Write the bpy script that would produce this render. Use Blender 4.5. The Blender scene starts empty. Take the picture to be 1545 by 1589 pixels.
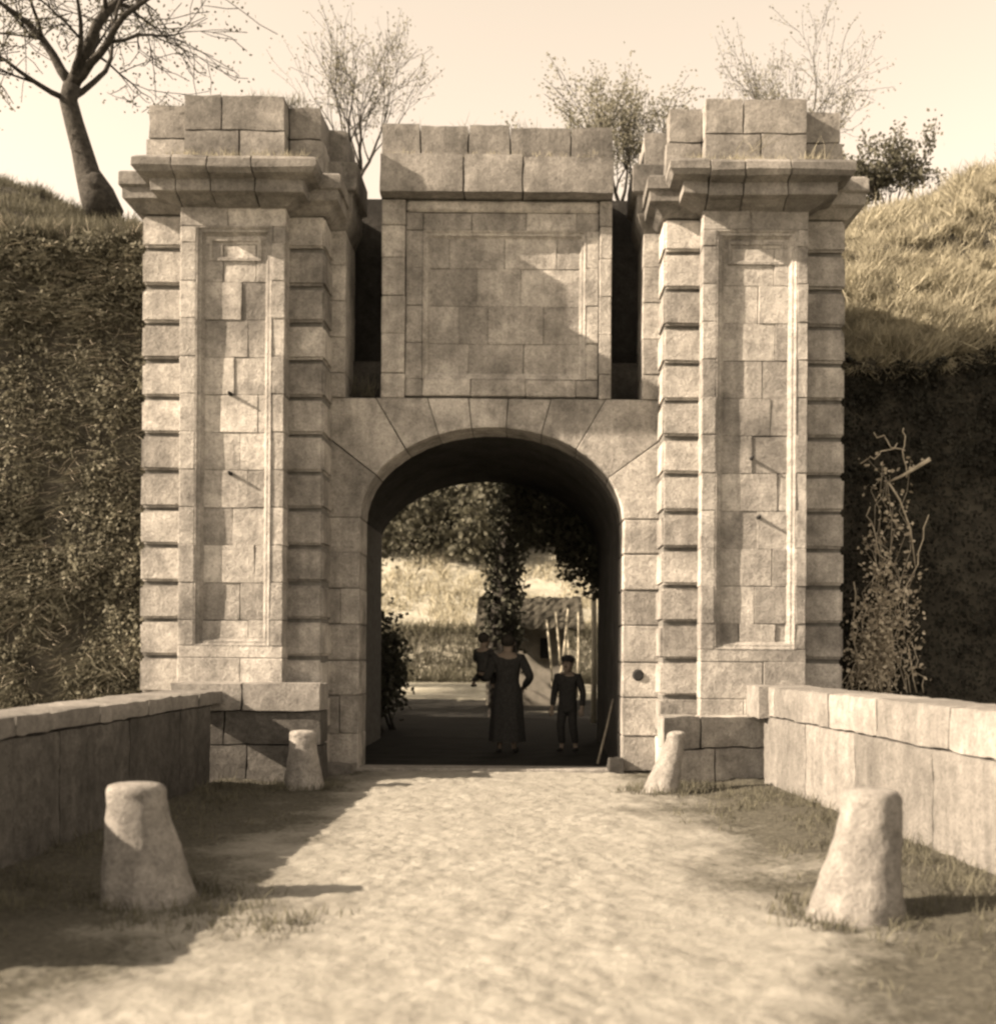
import bpy, bmesh, math, random
from mathutils import Vector, Matrix, noise
random.seed(7)
R = math.radians
scene = bpy.context.scene
C = scene.collection

# ------------------------------------------------------------------ camera
CX, CY, CZ = 0.51, -13.8, 1.4          # lens position (metres)
FPX, VX, VY = 1841.0, 826.0, 1010.0    # focal length and vanishing point on the 1545 px wide print
cam_d = bpy.data.cameras.new('camera'); cam = bpy.data.objects.new('camera', cam_d); C.objects.link(cam)
cam.location = (CX, CY, CZ)
cam.rotation_euler = (Matrix.Rotation(R(90), 4, 'X') @ Matrix.Rotation(R(0.40), 4, 'Z')).to_euler()
cam_d.sensor_fit = 'HORIZONTAL'; cam_d.sensor_width = 36
cam_d.lens = 36 * FPX / 1545
cam_d.shift_x = -(VX - 772.5) / 1545
cam_d.shift_y = (VY - 794.5) / 1545
cam_d.clip_start = 0.1; cam_d.clip_end = 3000
cam_d.dof.use_dof = True; cam_d.dof.focus_distance = 13.4; cam_d.dof.aperture_fstop = 1.5
scene.camera = cam

# ------------------------------------------------------------------ sky, sun, exposure
SUN_A, SUN_E = 14.5, 29.0              # angle from the facade plane, elevation
w = bpy.data.worlds.new('World'); scene.world = w; w.use_nodes = True
nt = w.node_tree; nt.nodes.clear()
out = nt.nodes.new('ShaderNodeOutputWorld'); bg = nt.nodes.new('ShaderNodeBackground')
sky = nt.nodes.new('ShaderNodeTexSky'); sky.sky_type = 'NISHITA'; sky.sun_disc = False
to_sun = Vector((-math.cos(R(SUN_E)) * math.cos(R(SUN_A)), -math.cos(R(SUN_E)) * math.sin(R(SUN_A)), math.sin(R(SUN_E))))
sky.sun_elevation = R(SUN_E); sky.sun_rotation = math.atan2(to_sun.x, to_sun.y)
sky.air_density = 1.0; sky.dust_density = 1.0; sky.ozone_density = 1.0
bw = nt.nodes.new('ShaderNodeSeparateColor')   # blue-sensitive film: the sky is recorded by its blue light
tint = nt.nodes.new('ShaderNodeMix'); tint.data_type = 'RGBA'; tint.blend_type = 'MULTIPLY'; tint.inputs[0].default_value = 1
tint.inputs[7].default_value = (1.0, 0.825, 0.645, 1)      # toning of the print: neutral light seen as cream
nt.links.new(sky.outputs[0], bw.inputs[0]); nt.links.new(bw.outputs[2], tint.inputs[6])
nt.links.new(tint.outputs[2], bg.inputs[0]); bg.inputs[1].default_value = 0.105
nt.links.new(bg.outputs[0], out.inputs[0])
sd = bpy.data.lights.new('sun', 'SUN'); sun = bpy.data.objects.new('sun', sd); C.objects.link(sun)
sd.energy = 5.0; sd.angle = R(0.6); sd.color = (1.0, 0.805, 0.605)
sun.rotation_euler = (-to_sun).to_track_quat('-Z', 'Y').to_euler(); sun.location = (-20, -10, 20)
scene.view_settings.view_transform = 'Standard'; scene.view_settings.look = 'None'
scene.view_settings.gamma = 1; scene.view_settings.exposure = 1.70
scene.view_settings.use_curve_mapping = False
scene.render.engine = 'CYCLES'
scene.cycles.filter_width = 2.6
scene.cycles.max_bounces = 6

# ------------------------------------------------------------------ helpers
ROLL = R(0.40)
def unroll(px, py):
    dx, dy = px - VX, py - VY
    return (VX + dx * math.cos(ROLL) + dy * math.sin(ROLL), VY - dx * math.sin(ROLL) + dy * math.cos(ROLL))
def at(px, py, Y):
    """a point of the print, at the known depth Y of the thing, in metres"""
    px, py = unroll(px, py); d = Y - CY
    return Vector((CX + (px - VX) * d / FPX, Y, CZ + (VY - py) * d / FPX))
def tag(o, label=None, cat=None, group=None, kind=None):
    if label: o['label'] = label
    if cat: o['category'] = cat
    if group: o['group'] = group
    if kind: o['kind'] = kind
    return o
def empty(name, loc=(0, 0, 0)):
    o = bpy.data.objects.new(name, None); C.objects.link(o); o.location = loc; o.empty_display_size = .2
    bpy.context.view_layer.update() if False else None
    return o
def setparent(o, p):
    o.parent = p
    if p is not None:
        o.matrix_parent_inverse = Matrix.Translation(-Vector(world_loc(p)))
def world_loc(p):
    l = Vector(p.location)
    return l
def obj_from(name, verts, faces, mat, parent=None, smooth=False):
    me = bpy.data.meshes.new(name); me.from_pydata([tuple(v) for v in verts], [], faces); me.update()
    if smooth:
        for p in me.polygons: p.use_smooth = True
    o = bpy.data.objects.new(name, me); C.objects.link(o)
    if mat: me.materials.append(mat)
    if parent: setparent(o, parent)
    return o
def obj_bm(name, bm, mat, parent=None, smooth=False):
    me = bpy.data.meshes.new(name); bm.normal_update(); bm.to_mesh(me); bm.free()
    if smooth:
        for p in me.polygons: p.use_smooth = True
    o = bpy.data.objects.new(name, me); C.objects.link(o)
    if mat: me.materials.append(mat)
    if parent: setparent(o, parent)
    return o
def box_bm(x0, x1, y0, y1, z0, z1):
    bm = bmesh.new()
    v = [bm.verts.new(p) for p in ((x0,y0,z0),(x1,y0,z0),(x1,y1,z0),(x0,y1,z0),(x0,y0,z1),(x1,y0,z1),(x1,y1,z1),(x0,y1,z1))]
    for f in ((0,3,2,1),(4,5,6,7),(0,1,5,4),(1,2,6,5),(2,3,7,6),(3,0,4,7)): bm.faces.new([v[i] for i in f])
    return bm
def rough(bm, jit):
    for v in bm.verts:
        v.co += Vector((random.uniform(-jit, jit), random.uniform(-jit, jit), random.uniform(-jit, jit)))
def stone(x0, x1, y0, y1, z0, z1, mat, parent, name='stone_block', bev=.015, jit=.004, gap=.004, proud=.008):
    """a squared block: bevelled, worn arrises, face a little in or out of line, joint left open"""
    dy = random.uniform(-proud, proud)
    bm = box_bm(x0 + gap, x1 - gap, y0 + dy, y1, z0 + gap, z1 - gap)
    rough(bm, jit)
    if bev > 0: bmesh.ops.bevel(bm, geom=list(bm.edges), offset=bev * random.uniform(.7, 1.3), segments=1, affect='EDGES', clamp_overlap=True)
    rough(bm, jit * .5)
    return obj_bm(name, bm, mat, parent)
def worn_stone(x0, x1, y0, y1, z0, z1, mat, parent, name='stone_block', amp=.02, cell=.10, gap=.004, rnd=.02):
    """a block with finely divided, hollowed and chipped faces"""
    bm = bmesh.new()
    nx, ny, nz = [max(2, min(22, int(round(d / cell)))) for d in (x1 - x0, y1 - y0, z1 - z0)]
    vs = {}
    def V(i, j, k):
        if (i, j, k) not in vs:
            vs[(i, j, k)] = bm.verts.new((x0 + gap + (x1 - x0 - 2 * gap) * i / nx, y0 + (y1 - y0) * j / ny, z0 + gap + (z1 - z0 - 2 * gap) * k / nz))
        return vs[(i, j, k)]
    for i in range(nx):
        for k in range(nz):
            bm.faces.new((V(i,0,k),V(i+1,0,k),V(i+1,0,k+1),V(i,0,k+1))); bm.faces.new((V(i,ny,k),V(i,ny,k+1),V(i+1,ny,k+1),V(i+1,ny,k)))
    for j in range(ny):
        for k in range(nz):
            bm.faces.new((V(0,j,k),V(0,j,k+1),V(0,j+1,k+1),V(0,j+1,k))); bm.faces.new((V(nx,j,k),V(nx,j+1,k),V(nx,j+1,k+1),V(nx,j,k+1)))
    for i in range(nx):
        for j in range(ny):
            bm.faces.new((V(i,j,0),V(i,j+1,0),V(i+1,j+1,0),V(i+1,j,0))); bm.faces.new((V(i,j,nz),V(i+1,j,nz),V(i+1,j+1,nz),V(i,j+1,nz)))
    c = Vector(((x0+x1)/2, (y0+y1)/2, (z0+z1)/2))
    for (i, j, k), v in vs.items():
        e = (i in (0, nx)) + (j in (0, ny)) + (k in (0, nz))
        if e >= 2:
            d = Vector((-1 if i == nx else 1 if i == 0 else 0, -1 if j == ny else 1 if j == 0 else 0, -1 if k == nz else 1 if k == 0 else 0))
            v.co += d * rnd * random.uniform(.3, 1.1) * .5
            v.tag = True
        n = noise.noise_vector(v.co * 4.0) * amp + noise.noise_vector(v.co * 11.0) * amp * .5
        v.co += n
    for e in bm.edges:
        a, b_ = e.verts
        if a.tag and b_.tag: e.smooth = False
    return obj_bm(name, bm, mat, parent, smooth=True)
def prism(poly, y0, y1, mat, parent, name, bev=.012, jit=.003):
    """poly: (x,z) points, extruded in depth"""
    bm = bmesh.new()
    a = [bm.verts.new((x, y0, z)) for x, z in poly]; b = [bm.verts.new((x, y1, z)) for x, z in poly]
    n = len(poly)
    bm.faces.new(a); bm.faces.new(b[::-1])
    for i in range(n): bm.faces.new((a[i], b[i], b[(i+1) % n], a[(i+1) % n]))
    bmesh.ops.recalc_face_normals(bm, faces=bm.faces)
    if bev > 0: bmesh.ops.bevel(bm, geom=[e for e in bm.edges if all(v.co.y < y0 + 1e-6 for v in e.verts) or any(v.co.y < y0 + 1e-6 for v in e.verts)], offset=bev, segments=1, affect='EDGES', clamp_overlap=True)
    rough(bm, jit)
    return obj_bm(name, bm, mat, parent)
def tube(path, radii, sides=8):
    vs, fs = [], []
    up = Vector((0, 0, 1)); n = len(path); prev = None
    for i, p in enumerate(path):
        t = (path[min(i+1, n-1)] - path[max(i-1, 0)])
        t = t.normalized() if t.length > 1e-9 else up
        a = t.orthogonal().normalized() if prev is None else (prev - t * prev.dot(t))
        a = a.normalized() if a.length > 1e-6 else t.orthogonal().normalized()
        prev = a; b = t.cross(a)
        for k in range(sides):
            q = 2 * math.pi * k / sides
            vs.append(p + (a * math.cos(q) + b * math.sin(q)) * radii[i])
    for i in range(n - 1):
        for k in range(sides):
            fs.append((i*sides+k, i*sides+(k+1) % sides, (i+1)*sides+(k+1) % sides, (i+1)*sides+k))
    fs.append(tuple(range(sides))[::-1]); fs.append(tuple((n-1)*sides+k for k in range(sides)))
    return vs, fs
class MB:
    def __init__(s): s.v, s.f = [], []
    def add(s, v, f):
        o = len(s.v); s.v += list(v); s.f += [tuple(i + o for i in q) for q in f]
    def tube(s, path, radii, sides=6): s.add(*tube(path, radii, sides))
    def leaf(s, p, size, d=None):
        a = Vector((random.gauss(0,1), random.gauss(0,1), random.gauss(0,1))).normalized() if d is None else d.normalized()
        b = a.orthogonal().normalized(); b.rotate(Matrix.Rotation(random.uniform(0, 6.28), 3, a))
        l, ww = size * random.uniform(.7, 1.3), size * random.uniform(.3, .5)
        s.add((p, p + a*l*.5 + b*ww, p + a*l, p + a*l*.5 - b*ww), ((0, 1, 2, 3),))
    def blade(s, p, d, h, wd):
        side = d.cross(Vector((random.gauss(0,1), random.gauss(0,1), .1))).normalized() * wd
        bend = Vector((random.gauss(0,1), random.gauss(0,1), 0)) * h * .25
        s.add((p - side, p + side, p + d*h*.55 + side*.7 + bend*.3, p + d*h*.55 - side*.7 + bend*.3, p + d*h + bend), ((0,1,2,3), (3,2,4)))
    def box(s, x0, x1, y0, y1, z0, z1):
        s.add([Vector(p) for p in ((x0,y0,z0),(x1,y0,z0),(x1,y1,z0),(x0,y1,z0),(x0,y0,z1),(x1,y0,z1),(x1,y1,z1),(x0,y1,z1))],
              ((0,3,2,1),(4,5,6,7),(0,1,5,4),(1,2,6,5),(2,3,7,6),(3,0,4,7)))
    def build(s, name, mat, parent=None, smooth=False): return obj_from(name, s.v, s.f, mat, parent, smooth)

# ------------------------------------------------------------------ materials (near-neutral greys: the warm tone comes from the light)
def new_mat(name):
    m = bpy.data.materials.new(name); m.use_nodes = True
    n = m.node_tree; b = n.nodes['Principled BSDF']; b.inputs['Roughness'].default_value = .9
    b.inputs['Specular IOR Level'].default_value = .2
    return m, n, b
def ramp(n, pts):
    r = n.nodes.new('ShaderNodeValToRGB')
    while len(r.color_ramp.elements) < len(pts): r.color_ramp.elements.new(.5)
    for e, (p, c) in zip(r.color_ramp.elements, pts):
        e.position = p; e.color = (c[0], c[1], c[2], 1) if isinstance(c, (tuple, list)) else (c, c, c, 1)
    return r
def ntex(n, scale, detail=6, rough=.6, coord=None, dist=0):
    t = n.nodes.new('ShaderNodeTexNoise'); t.inputs['Scale'].default_value = scale
    t.inputs['Detail'].default_value = detail; t.inputs['Roughness'].default_value = rough; t.inputs['Distortion'].default_value = dist
    if coord: n.links.new(coord, t.inputs['Vector'])
    return t
def mixc(n, a, b, f, mode='MIX'):
    m = n.nodes.new('ShaderNodeMix'); m.data_type = 'RGBA'; m.blend_type = mode
    for s, v in ((0, f), (6, a), (7, b)):
        if hasattr(v, 'is_linked') or hasattr(v, 'links'): n.links.new(v, m.inputs[s])
        elif isinstance(v, (int, float)) and s == 0: m.inputs[0].default_value = v
        else: m.inputs[s].default_value = (*v, 1) if isinstance(v, (tuple, list)) else (v, v, v, 1)
    return m.outputs[2]
def granite(name, base=.30, var=.30, bump=.5, stain=.55, warm=(1.0, .955, .885), lichen=.35):
    m, n, b = new_mat(name)
    tc = n.nodes.new('ShaderNodeTexCoord'); co = tc.outputs['Object']
    oi = n.nodes.new('ShaderNodeObjectInfo')
    big = ntex(n, 1.7, 5, .6, co); mid = ntex(n, 9, 6, .7, co); fine = ntex(n, 42, 5, .75, co)
    lo, hi = base * (1 - var), base * (1 + var)
    r1 = ramp(n, ((.30, tuple(lo*c for c in warm)), (.72, tuple(hi*c for c in warm)))); n.links.new(mid.outputs[0], r1.inputs[0])
    r2 = ramp(n, ((.33, stain), (.60, 1.0))); n.links.new(big.outputs[0], r2.inputs[0])
    c = mixc(n, r1.outputs[0], r2.outputs[0], 1.0, 'MULTIPLY')
    r3 = ramp(n, ((.36, .62), (.50, 1.0), (.66, 1.22))); n.links.new(fine.outputs[0], r3.inputs[0])
    c = mixc(n, c, r3.outputs[0], .75, 'MULTIPLY')
    rr = ramp(n, ((0.0, .68), (1.0, 1.20))); n.links.new(oi.outputs['Random'], rr.inputs[0])
    c = mixc(n, c, rr.outputs[0], 1.0, 'MULTIPLY')
    # rain streaks and lichen crusts
    mp = n.nodes.new('ShaderNodeMapping'); mp.inputs['Scale'].default_value = (7, 7, .55); n.links.new(co, mp.inputs[0])
    st = ntex(n, 1.0, 5, .6, mp.outputs[0]); rs = ramp(n, ((.42, .60), (.56, 1.0))); n.links.new(st.outputs[0], rs.inputs[0])
    c = mixc(n, c, rs.outputs[0], .38, 'MULTIPLY')
    li = ntex(n, 4.2, 8, .75, co, .6); rl = ramp(n, ((.60, 0), (.68, 1))); n.links.new(li.outputs[0], rl.inputs[0])
    ml = n.nodes.new('ShaderNodeMath'); ml.operation = 'MULTIPLY'; ml.inputs[1].default_value = lichen; n.links.new(rl.outputs[0], ml.inputs[0])
    c = mixc(n, c, (base*.42, base*.42, base*.40), ml.outputs[0])
    n.links.new(c, b.inputs['Base Color'])
    bp = n.nodes.new('ShaderNodeBump'); bp.inputs['Strength'].default_value = bump; bp.inputs['Distance'].default_value = .035
    ad = n.nodes.new('ShaderNodeMath'); ad.operation = 'ADD'; n.links.new(mid.outputs[0], ad.inputs[0])
    f2 = n.nodes.new('ShaderNodeMath'); f2.operation = 'MULTIPLY'; f2.inputs[1].default_value = .5; n.links.new(fine.outputs[0], f2.inputs[0])
    n.links.new(f2.outputs[0], ad.inputs[1]); n.links.new(ad.outputs[0], bp.inputs['Height']); n.links.new(bp.outputs[0], b.inputs['Normal'])
    return m
def simple(name, c0, c1, scale=6, bump=.3, dist=.02, rough=.95, transl=0, rnd=0):
    m, n, b = new_mat(name); b.inputs['Roughness'].default_value = rough
    tc = n.nodes.new('ShaderNodeTexCoord'); t = ntex(n, scale, 6, .65, tc.outputs['Object'])
    r = ramp(n, ((.32, c0), (.70, c1))); n.links.new(t.outputs[0], r.inputs[0]); c = r.outputs[0]
    n.links.new(c, b.inputs['Base Color'])
    if bump:
        bp = n.nodes.new('ShaderNodeBump'); bp.inputs['Strength'].default_value = bump; bp.inputs['Distance'].default_value = dist
        n.links.new(t.outputs[0], bp.inputs['Height']); n.links.new(bp.outputs[0], b.inputs['Normal'])
    if transl:
        tr = n.nodes.new('ShaderNodeBsdfTranslucent'); n.links.new(c, tr.inputs[0])
        mx = n.nodes.new('ShaderNodeMixShader'); mx.inputs[0].default_value = transl
        n.links.new(b.outputs[0], mx.inputs[1]); n.links.new(tr.outputs[0], mx.inputs[2])
        n.links.new(mx.outputs[0], n.nodes['Material Output'].inputs[0])
    return m
G = granite('granite_ashlar', .44, var=.30, stain=.48, bump=1.0)
GC = granite('granite_cornice', .27, stain=.45, lichen=.6)
GA = granite('granite_attic', .26, stain=.5, lichen=.5)
GP = granite('granite_parapet', .25, var=.25, stain=.7, lichen=.2, bump=.7)
GB = granite('granite_bollard', .34, var=.3, stain=.6, lichen=.3, bump=1.0)
GS = granite('granite_shade_dark', .10, var=.4, stain=.6, lichen=.4, bump=.9)  # shade of the left parapet and return put into the stone colour
GI = granite('granite_inside_shade', .06, stain=.5)  # granite darkened: shade of passage and slots is in the colour
MORTAR = simple('mortar', (.09, .088, .08), (.18, .175, .165), 12)
EARTH = simple('earth', (.035, .033, .028), (.085, .08, .066), 3, .6, .08)
SOIL = simple('shade_dark_soil', (.007, .0068, .006), (.016, .0155, .013), 5, .6, .05)  # soil near black: shade of passage and court put into its colour
DRYG = simple('dry_grass', (.20, .185, .14), (.46, .43, .33), 5, .2, .02, transl=.25)
GRASS = simple('grass_blades', (.06, .058, .044), (.17, .162, .122), 4, 0, transl=.25)
SHADEIVY = simple('shade_dark_ivy', (.012, .012, .010), (.035, .035, .028), 3, 0, rough=.8)  # tower's shade on the right rampart put into the leaf colour
IVY = simple('ivy_leaves', (.035, .037, .028), (.12, .12, .09), 3, 0, transl=.15, rough=.7)
SCRUB = simple('scrub_leaves', (.09, .086, .066), (.26, .25, .19), 1.6, 0, transl=.25, rough=.8)
PALELEAF = simple('haze_pale_leaves', (.14, .135, .105), (.28, .27, .21), 2, 0, transl=.45, rough=.7)  # leaf colour paled to stand for haze on the trees behind
LEAF = simple('tree_leaves', (.06, .06, .045), (.14, .135, .10), 2, 0, transl=.3, rough=.7)
BARK = simple('bark', (.02, .019, .017), (.065, .06, .053), 14, .8, .03)
VINE = simple('dry_vine', (.28, .25, .20), (.58, .53, .43), 9, .2)
WOOD = simple('weathered_wood', (.14, .125, .10), (.34, .31, .25), 20, .3)
PALE = simple('peeled_pole', (.40, .37, .29), (.60, .56, .45), 20, .2)
THATCH = simple('thatch', (.09, .085, .07), (.17, .16, .13), 40, .5, .02)
PLASTER = simple('plaster', (.20, .19, .165), (.34, .32, .28), 4, .2)
DARK = simple('dark_opening', (.02, .02, .02), (.03, .03, .03), 4, 0)
CLOTH = simple('dark_cloth', (.020, .020, .020), (.04, .04, .038), 30, .3, .005)
CLOTH2 = simple('grey_cloth', (.06, .06, .056), (.10, .10, .095), 30, .3, .005)
SKIN = simple('skin', (.17, .14, .11), (.22, .18, .145), 8, 0, rough=.6)
HAIR = simple('dark_hair', (.02, .018, .015), (.04, .036, .03), 40, .3, .005)

# road: pale trodden dirt over cobbles, weeds along the edges
m, n, b = new_mat('dusty_cobbles'); ROAD = m
tc = n.nodes.new('ShaderNodeTexCoord'); co = tc.outputs['Object']
t1 = ntex(n, 2.2, 7, .65, co); t2 = ntex(n, 26, 6, .7, co); t3 = ntex(n, .8, 4, .6, co)
r1 = ramp(n, ((.30, (.20, .192, .168)), (.70, (.31, .30, .268)))); n.links.new(t1.outputs[0], r1.inputs[0])
r2 = ramp(n, ((.33, .55), (.58, 1.1))); n.links.new(t2.outputs[0], r2.inputs[0])
c = mixc(n, r1.outputs[0], r2.outputs[0], .45, 'MULTIPLY')
sx = n.nodes.new('ShaderNodeSeparateXYZ'); n.links.new(co, sx.inputs[0])
def mth(op, a, bb):
    q = n.nodes.new('ShaderNodeMath'); q.operation = op
    for i, v in enumerate((a, bb)):
        if isinstance(v, (int, float)): q.inputs[i].default_value = v
        else: n.links.new(v, q.inputs[i])
    return q.outputs[0]
off = mth('SUBTRACT', mth('ABSOLUTE', mth('SUBTRACT', sx.outputs[0], .32), 0), 0)  # weed band shifted left, its dark colour also deepening the parapet's shadow
edge = mth('ADD', mth('SUBTRACT', off, 1.18), mth('MULTIPLY', mth('SUBTRACT', t3.outputs[0], .5), 3.0))
edge = mth('ADD', edge, mth('MULTIPLY', mth('SUBTRACT', t2.outputs[0], .5), 1.6))
re = ramp(n, ((.0, 0), (.75, 1))); n.links.new(edge, re.inputs[0])
t4 = ntex(n, 30, 6, .7, co); r4 = ramp(n, ((.3, (.03, .028, .022)), (.7, (.10, .095, .076)))); n.links.new(t4.outputs[0], r4.inputs[0])
c = mixc(n, c, r4.outputs[0], re.outputs[0]); n.links.new(c, b.inputs['Base Color'])
bp = n.nodes.new('ShaderNodeBump'); bp.inputs['Strength'].default_value = .6; bp.inputs['Distance'].default_value = .03
n.links.new(t2.outputs[0], bp.inputs['Height']); n.links.new(bp.outputs[0], b.inputs['Normal'])

# ------------------------------------------------------------------ ground, ditch, court, hillside
def smooth(a, b, x):
    t = max(0, min(1, (x - a) / (b - a))); return t * t * (3 - 2 * t)
def ground_z(x, y):
    z = 0.0
    z -= 4.0 * smooth(-9.0, -7.6, y) * (1 - smooth(0.1, 0.6, y)) if abs(x) > 0 else 0
    z += .25 * smooth(19, 29, y)
    z += 1.9 * smooth(30.5, 32.2, y) + 6.2 * smooth(32, 54, y) + 6 * smooth(60, 140, y)
    z += .12 * noise.noise(Vector((x * .5, y * .5, 1))) * smooth(8, 14, y)
    return z - .03
xs = [-900, -400, -200, -120, -80, -60] + [-45 + i * 1.5 for i in range(61)] + [60, 80, 120, 200, 400, 900]
ys = [-600, -200, -80, -40, -20, -12] + [-9.6 + .35 * i for i in range(8)] + [-6, -4, -2, -.5, 0, .2, .4, .6, .8, 2, 4, 6, 8] + [10 + i * .7 for i in range(70)] + [62, 70, 80, 100, 140, 300, 900]
vs = [(x, y, ground_z(x, y)) for y in ys for x in xs]; nx = len(xs)
fs = [(j*nx+i, j*nx+i+1, (j+1)*nx+i+1, (j+1)*nx+i) for j in range(len(ys)-1) for i in range(nx-1)]
m, n, b = new_mat('ground_grass'); GROUND = m
tc = n.nodes.new('ShaderNodeTexCoord'); co = tc.outputs['Object']
t1 = ntex(n, .6, 8, .7, co); r1 = ramp(n, ((.33, (.26, .25, .20)), (.68, (.52, .50, .42)))); n.links.new(t1.outputs[0], r1.inputs[0])
t2 = ntex(n, 9, 6, .7, co); r2 = ramp(n, ((.32, .45), (.62, 1.1))); n.links.new(t2.outputs[0], r2.inputs[0])
c = mixc(n, r1.outputs[0], r2.outputs[0], .8, 'MULTIPLY'); n.links.new(c, b.inputs['Base Color'])
bp = n.nodes.new('ShaderNodeBump'); bp.inputs['Strength'].default_value = .8; bp.inputs['Distance'].default_value = .12
n.links.new(t2.outputs[0], bp.inputs['Height']); n.links.new(bp.outputs[0], b.inputs['Normal'])
tag(obj_from('ground', vs, fs, GROUND, smooth=True), kind='structure')

# the bridge body and its roadway with real relief of the cobbles
BXL, BXR = -2.76, 2.95           # inner faces of the parapets
bm = box_bm(BXL - .6, BXR + 1.35, -9.4, 5.2, -4.3, -.06)
tag(obj_bm('bridge', bm, G), kind='structure')
vs, fs = [], []
x0, x1, y0, y1, st = BXL - .02, BXR + .95, -10.6, .16, .027
nx = int((x1 - x0) / st); ny = int((y1 - y0) / st)
for j in range(ny + 1):
    for i in range(nx + 1):
        x = x0 + (x1 - x0) * i / nx; y = y0 + (y1 - y0) * j / ny
        p = Vector((x * 6.5, y * 6.5, 0)); p += noise.noise_vector(p * .6) * .45
        d = noise.voronoi(p)[0]
        cob = min(1, max(0, (d[1] - d[0]) * 2.2))
        wear = .5 + .5 * noise.noise(Vector((x * .9, y * .9, 4)))
        big = noise.noise(Vector((x * 1.3, y * 1.3, 2))) * .014 + noise.noise(Vector((x * 3.4, y * 3.4, 7))) * .010
        z = cob * .017 * (.35 + .9 * wear) + big + .05 * (1 - (x / 3) ** 2) - .05
        z += .07 * smooth(2.1, 2.9, abs(x)) 
        vs.append((x, y, z))
for j in range(ny):
    for i in range(nx): fs.append((j*(nx+1)+i, j*(nx+1)+i+1, (j+1)*(nx+1)+i+1, (j+1)*(nx+1)+i))
tag(obj_from('road', vs, fs, ROAD, smooth=True), kind='structure')
# near ground at the end of the bridge and the floor of the passage
vs, fs = [], []
for sx_ in ((-14, BXL - .02), (BXR + .95, 14)):
    o = len(vs)
    for j in range(12):
        for i in range(20):
            x = sx_[0] + (sx_[1] - sx_[0]) * i / 19; y = -14 + 5.0 * j / 11
            vs.append((x, y, .02 + .04 * noise.noise(Vector((x, y, 3)))))
    fs += [(o+j*20+i, o+j*20+i+1, o+(j+1)*20+i+1, o+(j+1)*20+i) for j in range(11) for i in range(19)]
tag(obj_from('verge', vs, fs, ROAD, smooth=True), kind='structure')
vs, fs = [], []
for j in range(60):
    for i in range(30):
        x = -2.0 + 3.7 * i / 29; y = .14 + 5 * j / 59
        vs.append((x, y, .02 * noise.noise(Vector((x * 3, y * 3, 5))) * (1 - smooth(3.5, 4.8, y))))
fs = [(j*30+i, j*30+i+1, (j+1)*30+i+1, (j+1)*30+i) for j in range(59) for i in range(29)]
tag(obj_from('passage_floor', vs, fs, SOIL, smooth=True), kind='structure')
vs = []
for j in range(60):
    for i in range(30):
        x = -9 + 18 * i / 29; y = 5.0 + (14.5 + .8 * noise.noise(Vector((x * .6, 2, 2)))) * j / 59
        vs.append((x, y, .005 + (.02 + .03 * noise.noise(Vector((x * 1.5, y * 1.5, 5)))) * smooth(5.4, 7, y)))
tag(obj_from('courtyard', vs, fs, SOIL, smooth=True), kind='structure')  # dark sheet reaching as far as the court shade it stands for

# ramparts either side of the gate
def crest(x):
    a = abs(x)
    return (7.3 if x > 0 else 7.05) - .08 + (.9 if x > 0 else .78) * smooth(3.8, 5.75, a) + .45 * max(0, min(a - 5.75, 2.6)) + .1 * noise.noise(Vector((x * .7, 0, 9)))
def ramp_profile(x):
    zs = 6.25 if x < 0 else 5.15 + .05 * max(0, 6 - x)
    h = crest(x)
    e = .0 if x < 0 else .52
    pr_ = [(.30, -4.1), (.38, -2), (.42, 0), (.46, 1.2), (.50, 2.4), (.54, 3.6), (.58, zs - .9), (.56, zs - .35), (.46, zs - .02), (.75, zs + .28), (1.5, zs + (h - zs) * .36), (2.3, zs + (h - zs) * .58),
            (3.2, zs + (h - zs) * .80), (4.1, zs + (h - zs) * .94), (5.2, h), (6.5, h - .1), (8, h * .62), (10, h * .22), (12, .1), (12.5, -.2)]
    return [(y + e * (1 - smooth(.8, 4.1, y)), z) for y, z in pr_]
def rampart_pt(x, t):
    pr = ramp_profile(x); i = min(int(t), len(pr) - 2); f = t - i
    y = pr[i][0] * (1 - f) + pr[i+1][0] * f; z = pr[i][1] * (1 - f) + pr[i+1][1] * f
    k = (.26 if x > 0 else .18) if t > 7 else .11
    n_ = noise.noise_vector(Vector((x * 1.3, y * 1.3, z * 1.3))) * k + noise.noise_vector(Vector((x * 4, y * 4, z * 4))) * k * .45
    return Vector((x, y, z)) + n_
for s in (-1, 1):
    X = [s * (3.62 + i * .14) for i in range(50)] + [s * (10.7 + i * 1.5) for i in range(26)]
    T = [i * .25 for i in range(77)]
    vs = [rampart_pt(x, t) for t in T for x in X]; nx = len(X)
    fs = [(j*nx+i, j*nx+i+1, (j+1)*nx+i+1, (j+1)*nx+i) for j in range(len(T)-1) for i in range(nx-1)]
    o = obj_from('rampart', vs, fs, EARTH, smooth=True); tag(o, kind='structure')

# ------------------------------------------------------------------ the fortress gate
gate = empty('fortress_gate', (.04, 0, 0))
tag(gate, 'weathered granite fortress gate with two panelled towers and arched passage', 'gate')
W, P, A = -.55, -.78, 0.0                 # planes: rusticated wings, panelled pilasters, arch wall
CH = .4147                                # course height
def X(px, Y): return CX + (px - VX) * (Y - CY) / FPX

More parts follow.
